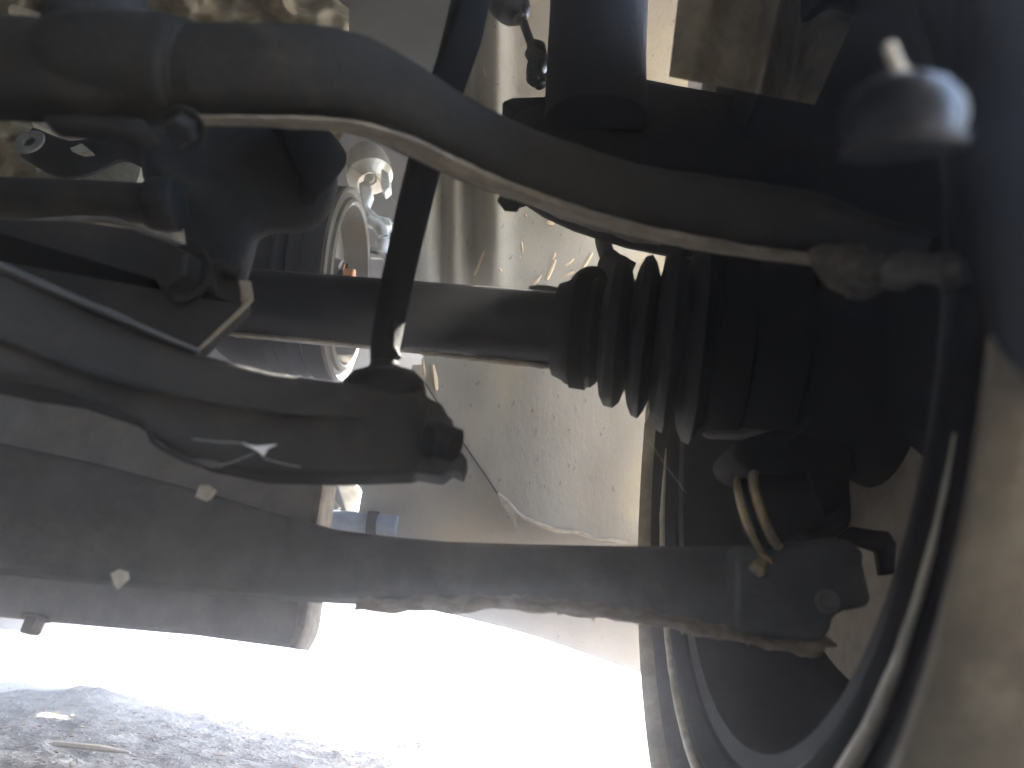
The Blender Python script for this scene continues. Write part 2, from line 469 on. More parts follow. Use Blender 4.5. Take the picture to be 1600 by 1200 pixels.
liner = thing('wheel_arch_liner', 'torn pale beige plastic liner at the front of the wheel arch', 'wheel liner', (.1, .80, .3))
def fn_up(px, py):
    fold = .030 * math.exp(-((px - 738) / 18) ** 2) + .022 * math.exp(-((px - 690) / 14) ** 2) - .012 * math.exp(-((px - 775) / 20) ** 2)
    fold *= min(1, max(0, (560 - py) / 200))
    dent = .006 * noise.noise(Vector((px / 130, py / 190, 3)))
    return cyl_hit(px, py, add=fold + dent)
TEAR = [(640, 585), (664, 598), (690, 640), (715, 680), (740, 716), (762, 748), (778, 772), (792, 785), (806, 800), (822, 812), (845, 820), (870, 829), (905, 833), (930, 842), (955, 845), (985, 849), (1080, 855)]
build('upper_liner', sheet([(-60, 775), (40, 748), (100, 735), (180, 712), (260, 690), (350, 668), (440, 655), (600, 664), (900, 664)], [(-60, 1075), (900, 1075)],
                           [(600, -60), (1100, -60)], TEAR, 90, 130, fn_up), M['liner'], liner)
def fn_lo(px, py):
    p = W(px, py, .91 + .012 * noise.noise(Vector((px / 150, py / 200, 9))) + .02 * max(0, (py - 840) / 200))
    return p
build('lower_liner', sheet([(500, 660), (590, 640), (640, 600), (740, 570), (830, 555), (940, 520), (1040, 500)], [(500, 1090), (1100, 1090)],
                           [(500, 570), (1100, 570)], [(480, 925), (560, 930), (640, 944), (720, 964), (800, 984), (850, 999), (910, 1020), (970, 1041), (1090, 1080)], 60, 60, fn_lo), M['liner_low'], liner)
# curled lips along the tear
tl = []
for i, (x, y) in enumerate(TEAR[6:-1]):
    p = fn_up(x, y) + Vector((0, -.002, .0)); tl.append((p, .0016 + .0014 * abs(math.sin(i * 1.7)), .004))
build('torn_edge', sweep(tl, 8, rough=.001, rsc=200), M['dust_lit_edge'], liner)
build('cut_edge', sweep([(fn_up(x, y) - Vector((0, .001, 0)), .0011, .0011) for x, y in TEAR[1:8]], 8, rough=.0006, rsc=200), M['hose'], liner)
build('torn_flap', slab([(776, 770), (790, 782), (806, 800), (811, 833), (806, 832), (798, 806), (782, 785)], .868, .002), M['dust_lit_edge'], liner)
# dried splashes: thin raised crusts
sp = []
for (x0, y0, x1, y1, h) in ((742, 430, 757, 392, 5), (855, 437, 868, 405, 6), (863, 405, 868, 395, 4), (884, 415, 897, 404, 4), (910, 420, 925, 395, 5), (880, 432, 897, 424, 4), (815, 378, 817, 396, 3),
                            (855, 347, 866, 350, 6), (897, 360, 903, 352, 4), (756, 105, 759, 120, 3), (676, 570, 682, 610, 8), (660, 560, 664, 590, 4), (780, 420, 784, 424, 4), (833, 445, 846, 430, 4), (812, 400, 812, 404, 2), (820, 335, 823, 338, 3)):
    ks = []
    for k in range(5):
        t = k / 4
        p = cyl_hit(x0 + (x1 - x0) * t + random.uniform(-1, 1), y0 + (y1 - y0) * t) - Vector((0, .0005, 0))
        # sit on the displaced sheet
        q = fn_up(x0 + (x1 - x0) * t, y0 + (y1 - y0) * t)
        a = h * mpp(q) * (.35 + .65 * math.sin(math.pi * (t * .8 + .1)))
        ks.append((q, a * .6, a * .6))
    sp.append(sweep(ks, 8, rough=.0006, rsc=300))
o = build('mud_splash', join(*sp), M['liner_splash'], liner); o['kind'] = 'stuff'

# lit liner window and ribbed wheel arch roof
arch = thing('wheel_arch_shell', 'olive brown undercoated arch roof with raised ribs at upper right', 'wheel arch', (.25, .62, .6))
def fn_arch(px, py):
    x = px + py * .22
    rib = -.022 * math.exp(-((x - 1218) / 15) ** 2) + .030 * math.exp(-((x - 1262) / 24) ** 2) - .018 * math.exp(-((x - 1108) / 30) ** 2) + .02 * math.exp(-((x - 1425) / 40) ** 2)
    return W(px, py, .30 + rib * .8 + .005 * noise.noise(Vector((px / 50, py / 50, 1))))
build('arch_roof', sheet([(-60, 1066), (60, 1052), (130, 1044), (300, 1040)], [(-60, 1375), (0, 1347), (165, 1272), (300, 1240)], [(1000, -60), (1700, -60)], [(1040, 119), (1160, 142), (1290, 167), (1360, 195)], 110, 50, fn_arch), M['arch'], arch)

# ------------------------------------------------------------------ inner wing panel behind the engine
ip = thing('inner_wing_panel', 'brown grey sheet metal wing panel behind the sway bar bend', 'body panel', (-.15, 1.0, .5))
def fn_ip(px, py):
    return W(px, py, 1.35 + .02 * noise.noise(Vector((px / 120, py / 160, 5))) + (.03 if px > 668 else 0) * 0)
build('panel', sheet([(-60, 440), (180, 520), (230, 590), (440, 610), (480, 640)], [(-60, 790), (700, 790)], [(400, -60), (900, -60)], [(400, 470), (900, 470)], 40, 40, fn_ip), M['inner'], ip)
build('cable', ptube([(640, -40, 1.30), (655, 40, 1.30), (665, 110, 1.30), (672, 190, 1.30), (668, 240, 1.30)], 9), M['hose'], ip)
build('seam', ptube([(676, -40, 1.31), (690, 40, 1.31), (702, 110, 1.31), (700, 150, 1.31)], 5), M['black_metal'], ip)
for q in ((587, 213), (627, 223)):
    build('plug', lathe([(0, 0), (0, .006), (.004, .009), (.004, 0)], W(q[0], q[1], 1.31), (0, -1, 0), 12), M['rubber'], ip)

# ------------------------------------------------------------------ engine parts
eng = thing('engine_casing', 'rusty olive engine casing glimpsed at the upper left', 'engine', (-.4, .62, .45))
def fn_en(px, py):
    q = Vector((px / 70, py / 70, 2))
    return W(px, py, .62 + .05 * noise.noise(q) + .025 * noise.noise(q * 2.7) + .06 * max(0, (px - 420) / 200))
build('casing', sheet([(-80, -120), (400, -120)], [(-80, 545), (190, 545), (240, 520), (340, 480)], [(-200, -80), (700, -80)], [(-200, 430), (700, 330)], 200, 150, fn_en, .02), M['engine'], eng)
build('flange', ptube([(20, 16, .55), (60, 28, .55), (110, 40, .555)], 9), M['alu'], eng)
build('stud', ptube([(186, -20, .55), (192, 12, .55), (197, 30, .55)], [9][0]), M['alu'], eng)
build('boss', slab([(40, 170), (75, 158), (100, 176), (125, 195), (118, 205), (70, 207), (50, 195)], .56, .03), M['alu'], eng, bevel=.003)
build('cover', lathe([(0, 0), (0, .026), (.006, .030), (.03, .030)], W(172, 268, .55), (0, 1, .1), 32), M['engine'], eng)

build('gearbox_light_block', box((-1.02, .50, .50), .25, .55, .22), M['engine'], eng, True, .03)  # unseen gearbox mass, added to block light from the left
br = thing('eyelet_bracket', 'black bracket with a pale round eyelet above the rack tube', 'bracket', W(45, 222, .5))
build('arm', psweep([(48, 225, .505, 26, .006), (110, 250, .505, 30, .006), (190, 232, .51, 20, .006), (250, 250, .51, 24, .006)], n=12, expo=4), M['black_metal'], br)
build('eyelet', lathe([(-.001, .0052), (-.0015, .0075), (-.001, .0118), (.0, .0125), (.001, .0118), (.001, .0052)], W(46, 222, .49), (.1, 1, -.1), 32, closed=True), M['cast_pale'], br)
build('pin', lathe([(.003, .0), (.002, .0056), (.004, .0056)], W(46, 222, .492), (.1, 1, -.1), 20), M['black_metal'], br)
build('tab', slab([(108, 228), (128, 224), (145, 238), (130, 240), (112, 236)], .497, .004), M['dust_lit_edge'], br)

pl = thing('crank_pulley', 'round tan pulley wheel seen edge on behind the drive shaft', 'pulley', Vector((-.205, .80, .37)))
PC = W(549, 447, .80); PX = Vector((1, 0, 0))
build('pulley_face', lathe([(-.012, .0), (-.012, .030), (-.028, .034), (-.030, .088), (-.010, .094), (.0, .096), (.002, .100), (.0, .104), (-.004, .105), (-.006, .110), (-.002, .114), (-.004, .117), (-.008, .117)], PC, PX, 72), M['pulley'], pl)
build('belt_drum', lathe([(-.0085, .1168), (-.03, .1165), (-.036, .108), (-.045, .116), (-.05, .109), (-.06, .116), (-.066, .109), (-.075, .116), (-.12, .112), (-.14, .10), (-.14, 0)], PC, PX, 64), M['black_metal'], pl)
build('hub_bolt', bolt(PC + PX * -.012 + Vector((0, 0, .012)), PX, .012, .014), M['orange'], pl)
for a in range(5):
    t = a * 1.2566 + .5
    build('web_bolt', bolt(PC + PX * -.012 + Vector((0, math.cos(t), math.sin(t))) * .024, PX, .005, .006), M['black_metal'], pl)

al = thing('alternator', 'bright aluminium alternator housing catching sun beside the pulley', 'alternator', W(575, 290, .9))
build('housing', lathe([(0, 0), (.0, .022), (.012, .030), (.03, .034), (.055, .034), (.07, .02), (.07, 0)], W(570, 240, .93), W(590, 330, .90) - W(570, 240, .93), 32), M['alu'], al)
build('ear', slab([(560, 285), (578, 278), (582, 300), (574, 320), (592, 336), (610, 340), (612, 352), (590, 350), (566, 330)], .885, .02), M['white_metal'], al, bevel=.003)
build('fin', slab([(596, 262), (608, 270), (610, 292), (600, 300), (594, 285)], .885, .02), M['white_metal'], al, bevel=.002)
build('nut', bolt(W(579, 281, .88), (0, -1, -.2), .007, .008), M['alu'], al)
build('elbow', ptube([(575, 345, .89), (590, 352, .89), (600, 370, .89), (596, 395, .9)], 10), M['white_metal'], al)
st = thing('support_strut', 'pale blue grey V shaped bracket lit behind the sway bar link', 'bracket', W(610, 370, .95))
build('upper_bar', psweep([(588, 352, .94, 7, .006), (612, 354, .94, 6, .006), (640, 350, .94, 6, .006)], n=10, expo=5), M['white_metal'], st)
build('lower_bar', psweep([(590, 395, .94, 9, .006), (612, 374, .94, 9, .006), (642, 352, .94, 9, .006)], n=10, expo=5), M['blue_grey'], st)
lo = thing('wiring_loom', 'bundle of grey ribbed hose curling beside the pulley', 'hose', W(592, 405, .9))
for i, (a, b) in enumerate(((0, 0), (9, 6), (18, 12))):
    build('hose', ptube([(575 + a * .3, 388 + b, .9), (592 + a, 392 + b, .895), (604 + a * .6, 408 + b, .895), (604 + a * .3, 430 + b, .9)], 4.5), M['white_metal'] if i % 2 == 0 else M['blue_grey'], lo)
tw = thing('bracket_panel', 'light grey diagonal bracket seen through the gap above the lower arm', 'bracket', W(540, 770, .95))
build('plate', slab([(518, 733), (544, 737), (563, 764), (558, 802), (541, 802)], .95, .02), M['white_metal'], tw, bevel=.002)
build('clip', ptube([(510, 770, .93), (520, 786, .93), (528, 797, .93)], 5), M['cast_pale'], tw)
tb = thing('cross_tube', 'dull blue grey round tube low behind the lower arm', 'tube', W(535, 813, .9))
build('tube', ptube([(440, 806, .9), (535, 814, .9), (620, 822, .9)], 16, n=20), M['blue_grey'], tb)
build('end_clamp', ptube([(575, 818, .9), (590, 819, .9)], 20, n=20), M['black_metal'], tb)

# ------------------------------------------------------------------ strut, knuckle
stt = thing('suspension_strut', 'black suspension strut tube rising above the steering knuckle', 'strut', W(935, 100, .5))
build('damper_tube', psweep([(938, -90, .43, 75), (936, 0, .43, 76), (932, 90, .43, 77), (930, 190, .44, 80)], n=40), M['black_metal'], stt)
build('clamp_ear', slab([(783, 158), (800, 151), (852, 149), (860, 120), (872, 250), (800, 262), (792, 200), (800, 168)], .46, .03), M['black_metal'], stt, bevel=.003)
kn = thing('steering_knuckle', 'black cast steering knuckle filling the space beside the wheel', 'steering knuckle', W(1250, 500, .44))
build('upper_arm', slab([(800, 165), (860, 150), (930, 125), (1010, 114), (1060, 124), (1160, 142), (1290, 166), (1370, 205), (1440, 250), (1480, 330), (1480, 430), (1330, 430), (1180, 400), (1050, 385), (985, 372), (900, 345), (850, 322), (800, 290)], .45, .022), M['black_metal'], kn, bevel=.012, seg=4)
build('hub_carrier', slab([(1100, 370), (1320, 340), (1470, 380), (1490, 560), (1480, 700), (1452, 800), (1424, 840), (1396, 812), (1340, 815), (1300, 845), (1262, 850), (1240, 770), (1232, 700), (1262, 620), (1180, 480)], .46, .06), M['black_metal'], kn, bevel=.012, seg=4)
build('lower_tab', slab([(1310, 838), (1330, 822), (1368, 828), (1390, 830), (1402, 850), (1398, 896), (1378, 898), (1372, 860), (1340, 850)], .40, .006), M['black_metal'], kn, bevel=.001)
build('ball_joint_ear', slab([(1140, 690), (1290, 640), (1345, 700), (1330, 780), (1290, 812), (1240, 790), (1215, 740), (1160, 728)], .40, .05), M['black_metal'], kn, bevel=.01, seg=4)
build('underside_casting', psweep([(822, 298, .40, 10, .012), (870, 322, .40, 14, .016), (930, 342, .40, 15, .016), (985, 360, .40, 14, .016), (1035, 374, .40, 9, .012)], n=16, rough=.003, rsc=80), M['cast_pale'], kn)
build('bolt', join(bolt(W(806, 298, .40), (-.3, -.3, -1), .0085, .014)), M['black_metal'], kn)
build('shield_edge', ptube([(1225, 695, .385), (1262, 655, .39), (1298, 605, .40), (1310, 560, .41)], 5), M['cast'], kn)

cl = thing('brake_caliper', 'black domed caliper body with a painted blue sky reflection beside the tyre', 'brake caliper', W(1410, 240, .10))
c0 = W(1406, 236, .100)
k = mpp(c0)
axd = (U_ - f_ * .10 - R_ * .03).normalized()
dprof = [(0, 0), (.0, 88 * k), (6 * k, 91 * k), (14 * k, 91 * k), (18 * k, 86 * k), (50 * k, 88 * k), (74 * k, 82 * k), (96 * k, 66 * k), (110 * k, 42 * k), (117 * k, 0)]
build('dome', lathe(dprof, c0, axd, 64), M['gloss'], cl)
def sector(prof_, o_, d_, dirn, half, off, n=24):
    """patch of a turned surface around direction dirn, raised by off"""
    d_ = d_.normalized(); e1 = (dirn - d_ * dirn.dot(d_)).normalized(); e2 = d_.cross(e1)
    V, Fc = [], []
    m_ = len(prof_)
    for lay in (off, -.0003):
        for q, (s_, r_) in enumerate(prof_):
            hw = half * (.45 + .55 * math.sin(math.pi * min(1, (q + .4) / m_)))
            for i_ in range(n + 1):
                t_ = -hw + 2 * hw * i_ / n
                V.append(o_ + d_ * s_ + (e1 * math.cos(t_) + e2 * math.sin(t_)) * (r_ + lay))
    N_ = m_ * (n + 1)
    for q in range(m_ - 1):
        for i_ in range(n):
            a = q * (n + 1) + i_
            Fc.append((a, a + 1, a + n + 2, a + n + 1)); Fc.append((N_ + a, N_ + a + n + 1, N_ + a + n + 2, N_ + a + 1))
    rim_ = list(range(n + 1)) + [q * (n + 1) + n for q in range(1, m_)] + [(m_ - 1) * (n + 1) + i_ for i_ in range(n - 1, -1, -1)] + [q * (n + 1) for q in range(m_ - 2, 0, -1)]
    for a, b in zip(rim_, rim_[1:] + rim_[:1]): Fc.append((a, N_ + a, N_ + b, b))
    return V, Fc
build('sky_glint', sector([(22 * k, 86 * k), (36 * k, 87 * k), (50 * k, 88 * k), (62 * k, 85.5 * k), (74 * k, 82 * k), (86 * k, 74 * k), (96 * k, 66 * k), (104 * k, 53 * k)], c0, axd, (R_ * 1.0 + f_ * .05), .46, .0006), M['glint_blue'], cl)  # sky reflection painted as a pale blue patch on the dome
build('seal_lip', lathe([(4 * k, 86 * k), (4 * k, 93 * k), (10 * k, 94 * k), (15 * k, 92 * k)], c0, axd, 64), M['cast'], cl)
build('bleed_nipple', join(ptube([(1428, 130, .10), (1410, 114, .10), (1398, 94, .10), (1390, 72, .10)], 10), ptube([(1396, 122, .0985), (1414, 118, .0985), (1432, 130, .0985)], 12)), M['pale'], cl)

ca = thing('sensor_cable', 'thin black wheel sensor cable with lumpy plastic connector', 'cable', W(835, 100, .46))
build('wire', ptube([(806, -10, .46), (818, 35, .46), (832, 75, .46), (842, 110, .46), (858, 128, .46)], 7), M['hose'], ca)
build('grommet', psweep([(775, -25, .455, 30), (790, 0, .455, 30), (806, 18, .455, 26), (812, 30, .455, 12)], n=20), M['hose'], ca)
build('connector', join(psweep([(838, 72, .455, 14), (834, 86, .455, 13), (842, 98, .455, 16), (836, 116, .455, 15), (846, 134, .455, 9)], n=14, rough=.002, rsc=150),
                        ptube([(822, 82, .453), (838, 88, .453)], 6), ptube([(824, 122, .453), (842, 120, .453)], 7), ptube([(846, 70, .453), (850, 88, .453)], 6)), M['hose'], ca)
bh = thing('brake_hose', 'short curved black brake hose above the axle boot', 'hose', W(950, 400, .47))
build('hose', ptube([(940, 340, .47), (942, 372, .47), (950, 402, .47), (966, 430, .465), (985, 450, .46)], 13), M['hose'], bh)
build('collar', ptube([(950, 410, .465), (972, 424, .46), (985, 430, .46)], 22, rough=.002), M['rubber'], bh)

fg = thing('tyre_shade', 'black sheet added as shade at the top right beside the tyre', 'shade sheet', W(1560, 200, .127))
build('shade_sheet', sheet([(-80, 1488), (200, 1492), (330, 1494), (420, 1506), (520, 1538), (640, 1585)], [(-80, 1760), (600, 1760)], [(1400, -80), (1800, -80)], [(1480, 430), (1520, 480), (1560, 545), (1610, 600), (1680, 630), (1800, 640)], 24, 30,
      lambda px, py: W(px, py, .119 + .010 * ((px - 1560) / 120) ** 2 + .004 * math.sin(py / 70)), .003), M['shade_sheet'], fg)  # black sheet stands in for the shade over the upper tyre

# ------------------------------------------------------------------ drive shaft
DA, DB = W(300, 466, .475), W(1300, 552, .405)
dd = (DB - DA); DL = dd.length; du = dd.normalized()
def s_at(px):                       # position along the axis seen at column px
    lo_, hi_ = 0.0, 1.0
    for _ in range(40):
        mid = (lo_ + hi_) / 2; p = DA + dd * mid; q = p - CAM
        x = 800 + FPX * q.dot(R_) / q.dot(f_)
        if x < px: lo_ = mid
        else: hi_ = mid
    return lo_ * DL
def prof(tab):
    out = []
    for px, r in tab:
        s = s_at(px); out.append((s, r * mpp(DA + du * s)))
    return out
ds = thing('drive_shaft', 'thick black drive shaft with ribbed rubber boot at its wheel end', 'drive shaft', DA)
build('shaft', lathe(prof([(300, 0), (300, 54), (340, 54), (500, 55), (560, 55.5), (700, 57), (800, 58), (880, 59), (900, 60)]), DA, du, 48, rough=.0004, rsc=120), M['shaft'], ds)
build('lit_edge_strip', psweep([(330, 519, .472, 4, .006), (450, 528, .465, 5, .007), (600, 541, .455, 5, .007), (700, 553, .45, 6, .007), (800, 565, .442, 6, .007), (878, 575, .437, 4, .006)], sub=14, n=10, rough=.0014, rsc=150), M['dust_lit_edge'], ds)  # pale strip painted as light along the shaft's lower edge
bt = build('boot', lathe(prof([(868, 60), (870, 72), (884, 78), (892, 84), (930, 86), (937, 80), (941, 74), (946, 98), (954, 112), (968, 115), (977, 106), (984, 84), (990, 108), (998, 124), (1008, 128), (1016, 116), (1023, 96), (1029, 124), (1038, 142), (1048, 147), (1056, 132), (1064, 106), (1070, 138), (1079, 156), (1090, 161), (1099, 148), (1105, 134), (1112, 130)]), DA, du, 72), M['rubber'], ds)
build('clamp', lathe(prof([(898, 84), (898, 89), (922, 91), (922, 86)]), DA, du, 48), M['black_metal'], bt)
build('clamp_lug', psweep([(900, 440, .435, 10, .01), (915, 434, .435, 16, .01), (932, 434, .435, 17, .01), (944, 444, .435, 8, .01)], n=14), M['rubber'], bt)
build('joint_housing', lathe(prof([(1106, 0), (1108, 133), (1112, 141), (1160, 143), (1164, 138), (1172, 143), (1236, 143), (1246, 132), (1252, 100), (1300, 96), (1300, 0)]), DA, du, 64), M['black_metal'], ds)
build('lit_bottom_edge', psweep([(1100, 679, .41, 3, .004), (1112, 680, .41, 7, .006), (1160, 679, .41, 8, .006), (1164, 676, .41, 8, .006), (1225, 677, .41, 8, .006), (1238, 672, .41, 3, .004)], n=10, rough=.0006, rsc=120), M['cast_pale'], ds)  # pale strip painted as the lit bottom edge of the housing
build('band', psweep([(826, 452, .44, 5, .006), (850, 452, .44, 6, .006), (876, 456, .44, 5, .006)], n=10, expo=4), M['shaft'], ds)

# ------------------------------------------------------------------ stabilizer bar
sb = thing('stabilizer_bar', 'thick dusty black sway bar bending across the top', 'sway bar', W(540, 128, .25))
build('bar', psweep([(-420, 80, .232, 72), (60, 112, .235, 71), (200, 116, .237, 70), (330, 119, .24, 69), (450, 121, .243, 70), (540, 130, .248, 68), (612, 158, .255, 62), (690, 202, .265, 56), (770, 240, .275, 53), (860, 272, .278, 51), (1000, 313, .275, 50), (1150, 338, .27, 52), (1270, 355, .26, 50), (1325, 374, .25, 44), (1400, 385, .235, 34), (1470, 392, .22, 22)], sub=8, n=40, expo=3.2, rough=.0004, rsc=90), M['bar'], sb)
build('end_eye', psweep([(1288, 396, .245, 12, .006), (1306, 408, .238, 26, .010), (1330, 420, .230, 36, .012), (1352, 424, .226, 33, .009), (1390, 424, .215, 27, .009), (1440, 424, .20, 25, .009), (1470, 424, .193, 28, .009), (1488, 420, .188, 18, .007), (1494, 418, .187, 6, .004)], n=24, rough=.0035, rsc=75), M['eye'], sb)
build('link_nut', bolt(W(1346, 430, .214), (-.25, -1, -.35), .0062, .009), M['eye'], sb)
build('link_nut', bolt(W(1478, 432, .185), (.6, -1, -.2), .004, .006), M['eye'], sb)
build('lit_edge_strip', psweep([(290, 187, .239, 3, .005), (420, 190, .243, 4, .006), (540, 197, .248, 5, .007), (620, 219, .255, 7, .008), (700, 256, .266, 8, .009), (760, 283, .273, 8, .009), (860, 319, .277, 8, .009), (1000, 361, .274, 8, .009), (1150, 390, .269, 8, .009), (1290, 408, .256, 8, .009)], sub=10, n=10, expo=3, rough=.0009, rsc=120), M['dust_lit_edge'], sb)  # pale strip painted as the lit underside of the bar
bb = thing('sway_bar_clamp', 'black bushing clamp gripping the sway bar at the upper left', 'bracket', W(210, 115, .23))
build('clamp_strap', psweep([(108, 105, .235, 74), (122, 104, .234, 79), (200, 106, .235, 82), (270, 110, .236, 80), (300, 114, .236, 72)], n=32, sub=4, rough=.001, rsc=90), M['bar'], bb)
build('bushing', psweep([(84, 110, .235, 73), (104, 110, .235, 75), (300, 116, .238, 74), (322, 118, .238, 72)], n=32, sub=4), M['bar'], bb)
build('lower_flange', slab([(60, 178), (120, 172), (225, 182), (238, 205), (215, 212), (160, 200), (70, 190)], .235, .010), M['cast'], bb, bevel=.003)
build('flange_bolt', bolt(W(290, 196, .235), (0, -.5, -1), .006, .008), M['cast'], bb)
build('upper_lug', psweep([(150, -40, .24, 40, .02), (150, 10, .24, 44, .02), (150, 60, .24, 40, .02)], n=20), M['cast'], bb)

lk = thing('stabilizer_link', 'slim black stabilizer link rod slanting down to its ball joint', 'link rod', W(600, 590, .34))
build('rod', psweep([(748, -60, .30, 31, .0065), (722, 60, .31, 29, .0065), (690, 160, .32, 27, .0065), (655, 290, .33, 25, .0065), (625, 420, .335, 23, .0065), (602, 540, .34, 19, .0065), (600, 590, .34, 18, .0065)], n=18, expo=4), M['black_metal'], lk)
jb = W(600, 640, .345); kj = mpp(jb)
build('ball_boot', lathe([(80 * kj, 0), (78 * kj, 18 * kj), (68 * kj, 24 * kj), (62 * kj, 46 * kj), (45 * kj, 62 * kj), (25 * kj, 66 * kj), (14 * kj, 58 * kj), (4 * kj, 70 * kj), (-30 * kj, 72 * kj)], jb, U_, 48), M['rubber'], lk)
build('stud', ptube([(622, 560, .337), (614, 545, .337)], 6), M['cast'], lk)

# ------------------------------------------------------------------ left hand arms and subframe
ta = thing('radius_arm', 'dark tapered arm running to a ragged rubber bush mid frame', 'suspension arm', W(300, 630, .3))
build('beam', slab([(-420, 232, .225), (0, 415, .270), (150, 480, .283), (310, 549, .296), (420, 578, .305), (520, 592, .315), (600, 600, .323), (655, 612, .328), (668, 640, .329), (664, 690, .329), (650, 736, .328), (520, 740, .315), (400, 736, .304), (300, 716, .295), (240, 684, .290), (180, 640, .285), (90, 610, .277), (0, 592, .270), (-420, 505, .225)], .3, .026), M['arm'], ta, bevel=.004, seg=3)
build('rib', psweep([(-200, 470, .243, 5, .004), (0, 528, .266, 5, .004), (200, 598, .283, 4, .004), (420, 640, .301, 3, .003), (560, 652, .315, 2, .003)], n=10, rough=.0006, rsc=90), M['arm'], ta)
build('lit_top_edge', psweep([(-300, 286, .236, 8, .006), (0, 417, .268, 8, .006), (150, 481, .281, 7, .006), (240, 520, .289, 6, .006), (312, 550, .295, 4, .004)], n=12, rough=.0005, rsc=120), M['arm_grey'], ta)  # lit top edge of the arm, painted as a paler strip
build('bush', slab([(600, 612), (640, 606), (662, 608), (668, 620), (690, 630), (699, 648), (708, 655), (705, 672), (719, 690), (716, 700), (731, 717), (722, 740), (706, 730), (690, 743), (660, 738), (600, 730)], .330, .02), M['cast'], ta, bevel=.0025)
build('bush_sleeve', psweep([(668, 690, .315, 26, .006), (690, 690, .318, 28, .008), (712, 698, .316, 24, .006)], n=18, rough=.002, rsc=110), M['rubber'], ta)
build('lip', ptube([(206, 650, .292), (228, 664, .287), (240, 690, .287), (268, 708, .289), (300, 722, .291), (345, 733, .297)], 4), M['arm'], ta)

sf = thing('subframe_mount', 'massive dark subframe casting hanging below the sway bar', 'subframe', W(380, 300, .37))
build('casting', slab([(208, 150), (300, 150), (440, 170), (500, 200), (521, 238), (523, 275), (512, 308), (492, 334), (457, 345), (420, 345), (396, 352), (389, 376), (378, 418), (382, 446), (300, 440), (285, 380), (275, 300), (215, 275)], .36, .018), M['cast'], sf, bevel=.012, seg=4)
build('side_lug', psweep([(455, 190, .35, 30, .02), (492, 230, .35, 30, .02), (498, 275, .35, 20, .01), (480, 312, .35, 10, .008)], n=20), M['black_metal'], sf)
build('plate', slab([(-400, 330), (120, 344), (205, 356), (300, 392), (345, 412), (384, 440), (383, 478), (312, 546), (200, 499), (0, 417), (-400, 250)], .325, .010), M['arm'], sf, bevel=.0015)
build('lit_plate_edge', psweep([(383, 440, .323, 3, .003), (386, 462, .323, 3, .003), (381, 480, .323, 3.5, .003), (345, 514, .323, 3.5, .003), (310, 547, .323, 3, .003)], sub=4, n=10, expo=5, rough=.0004, rsc=200), M['dust_lit_edge'], sf)  # lit edge of the plate, painted in a pale tone
build('bolt', bolt(W(292, 428, .315), (-.25, -1, -.25), .0105, .014), M['cast'], sf)
build('bolt_lug', psweep([(318, 452, .318, 12, .006), (326, 432, .318, 13, .006), (350, 420, .318, 13, .006), (378, 432, .32, 12, .006)], n=12, rough=.001, rsc=120), M['cast'], sf)
rk = thing('steering_rack', 'grey steering rack tube with lit top edge at left', 'steering rack', W(100, 312, .34))
build('tube', psweep([(-400, 290, .34, 32), (0, 309, .34, 32), (120, 313, .34, 32), (240, 318, .34, 31)], n=32), M['bar'], rk)
build('end_collar', psweep([(232, 318, .34, 36), (244, 319, .34, 42), (272, 321, .34, 42), (280, 321, .34, 34)], n=32, sub=3), M['cast'], rk)
build('lit_streak', ptube([(-60, 346, .335), (40, 348, .335), (130, 343, .335), (180, 346, .335), (212, 358, .335), (260, 376, .335), (300, 395, .335)], 6, rough=.0003), M['cast_pale'], rk)  # pale strip painted as the lit streak under the rack tube

# ------------------------------------------------------------------ lower control arm
la = thing('lower_control_arm', 'long dark grey lower control arm with rusty flaking bottom flange', 'control arm', W(800, 895, .42))
build('beam', slab([(-420, 600, .345), (0, 690, .372), (150, 722, .380), (300, 762, .387), (420, 797, .393), (520, 825, .398), (600, 836, .401), (700, 845, .404), (820, 849, .405), (980, 852, .405), (1110, 852, .403), (1200, 850, .402), (1290, 1004, .402), (1180, 992, .402), (1090, 976, .403), (1000, 958, .405), (920, 946, .405), (830, 938, .405), (720, 939, .404), (640, 937, .402), (520, 934, .398), (380, 925, .391), (260, 914, .385), (150, 905, .380), (0, 890, .372), (-420, 845, .345)], .4, .040), M['arm_grey'], la, bevel=.003, seg=3)
build('arm_end', slab([(1150, 850), (1240, 848), (1300, 838), (1330, 843), (1352, 862), (1350, 880), (1364, 938), (1352, 950), (1330, 948), (1304, 962), (1298, 985), (1284, 1004), (1240, 998), (1150, 984)], .384, .020), M['arm_grey'], la, bevel=.003, seg=3)
build('end_bolt', bolt(W(1292, 940, .383), (-.2, -1, 0), .0045, .006), M['cast_pale'], la)
fl = []
for x, y, Y, h, b in spline([(560, 938, .402, 4, .014), (640, 939, .402, 5, .015), (740, 938, .404, 6, .016), (830, 940, .404, 6, .016), (920, 948, .404, 7, .016), (1000, 960, .404, 6, .016), (1090, 974, .404, 8, .016), (1180, 991, .404, 9, .016), (1240, 997, .404, 11, .016), (1274, 1002, .404, 14, .014), (1280, 1012, .404, 5, .006)], 10):
    p = W(x, y, Y); fl.append((p + Vector((0, 0, nz(p, 55, .0025))), h * mpp(p) * (1 + .7 * noise.noise(p * 90)), b))
build('rust_flange', sweep(fl, 12, expo=3, rough=.0022, rsc=140), M['rust'], la)
fr = []
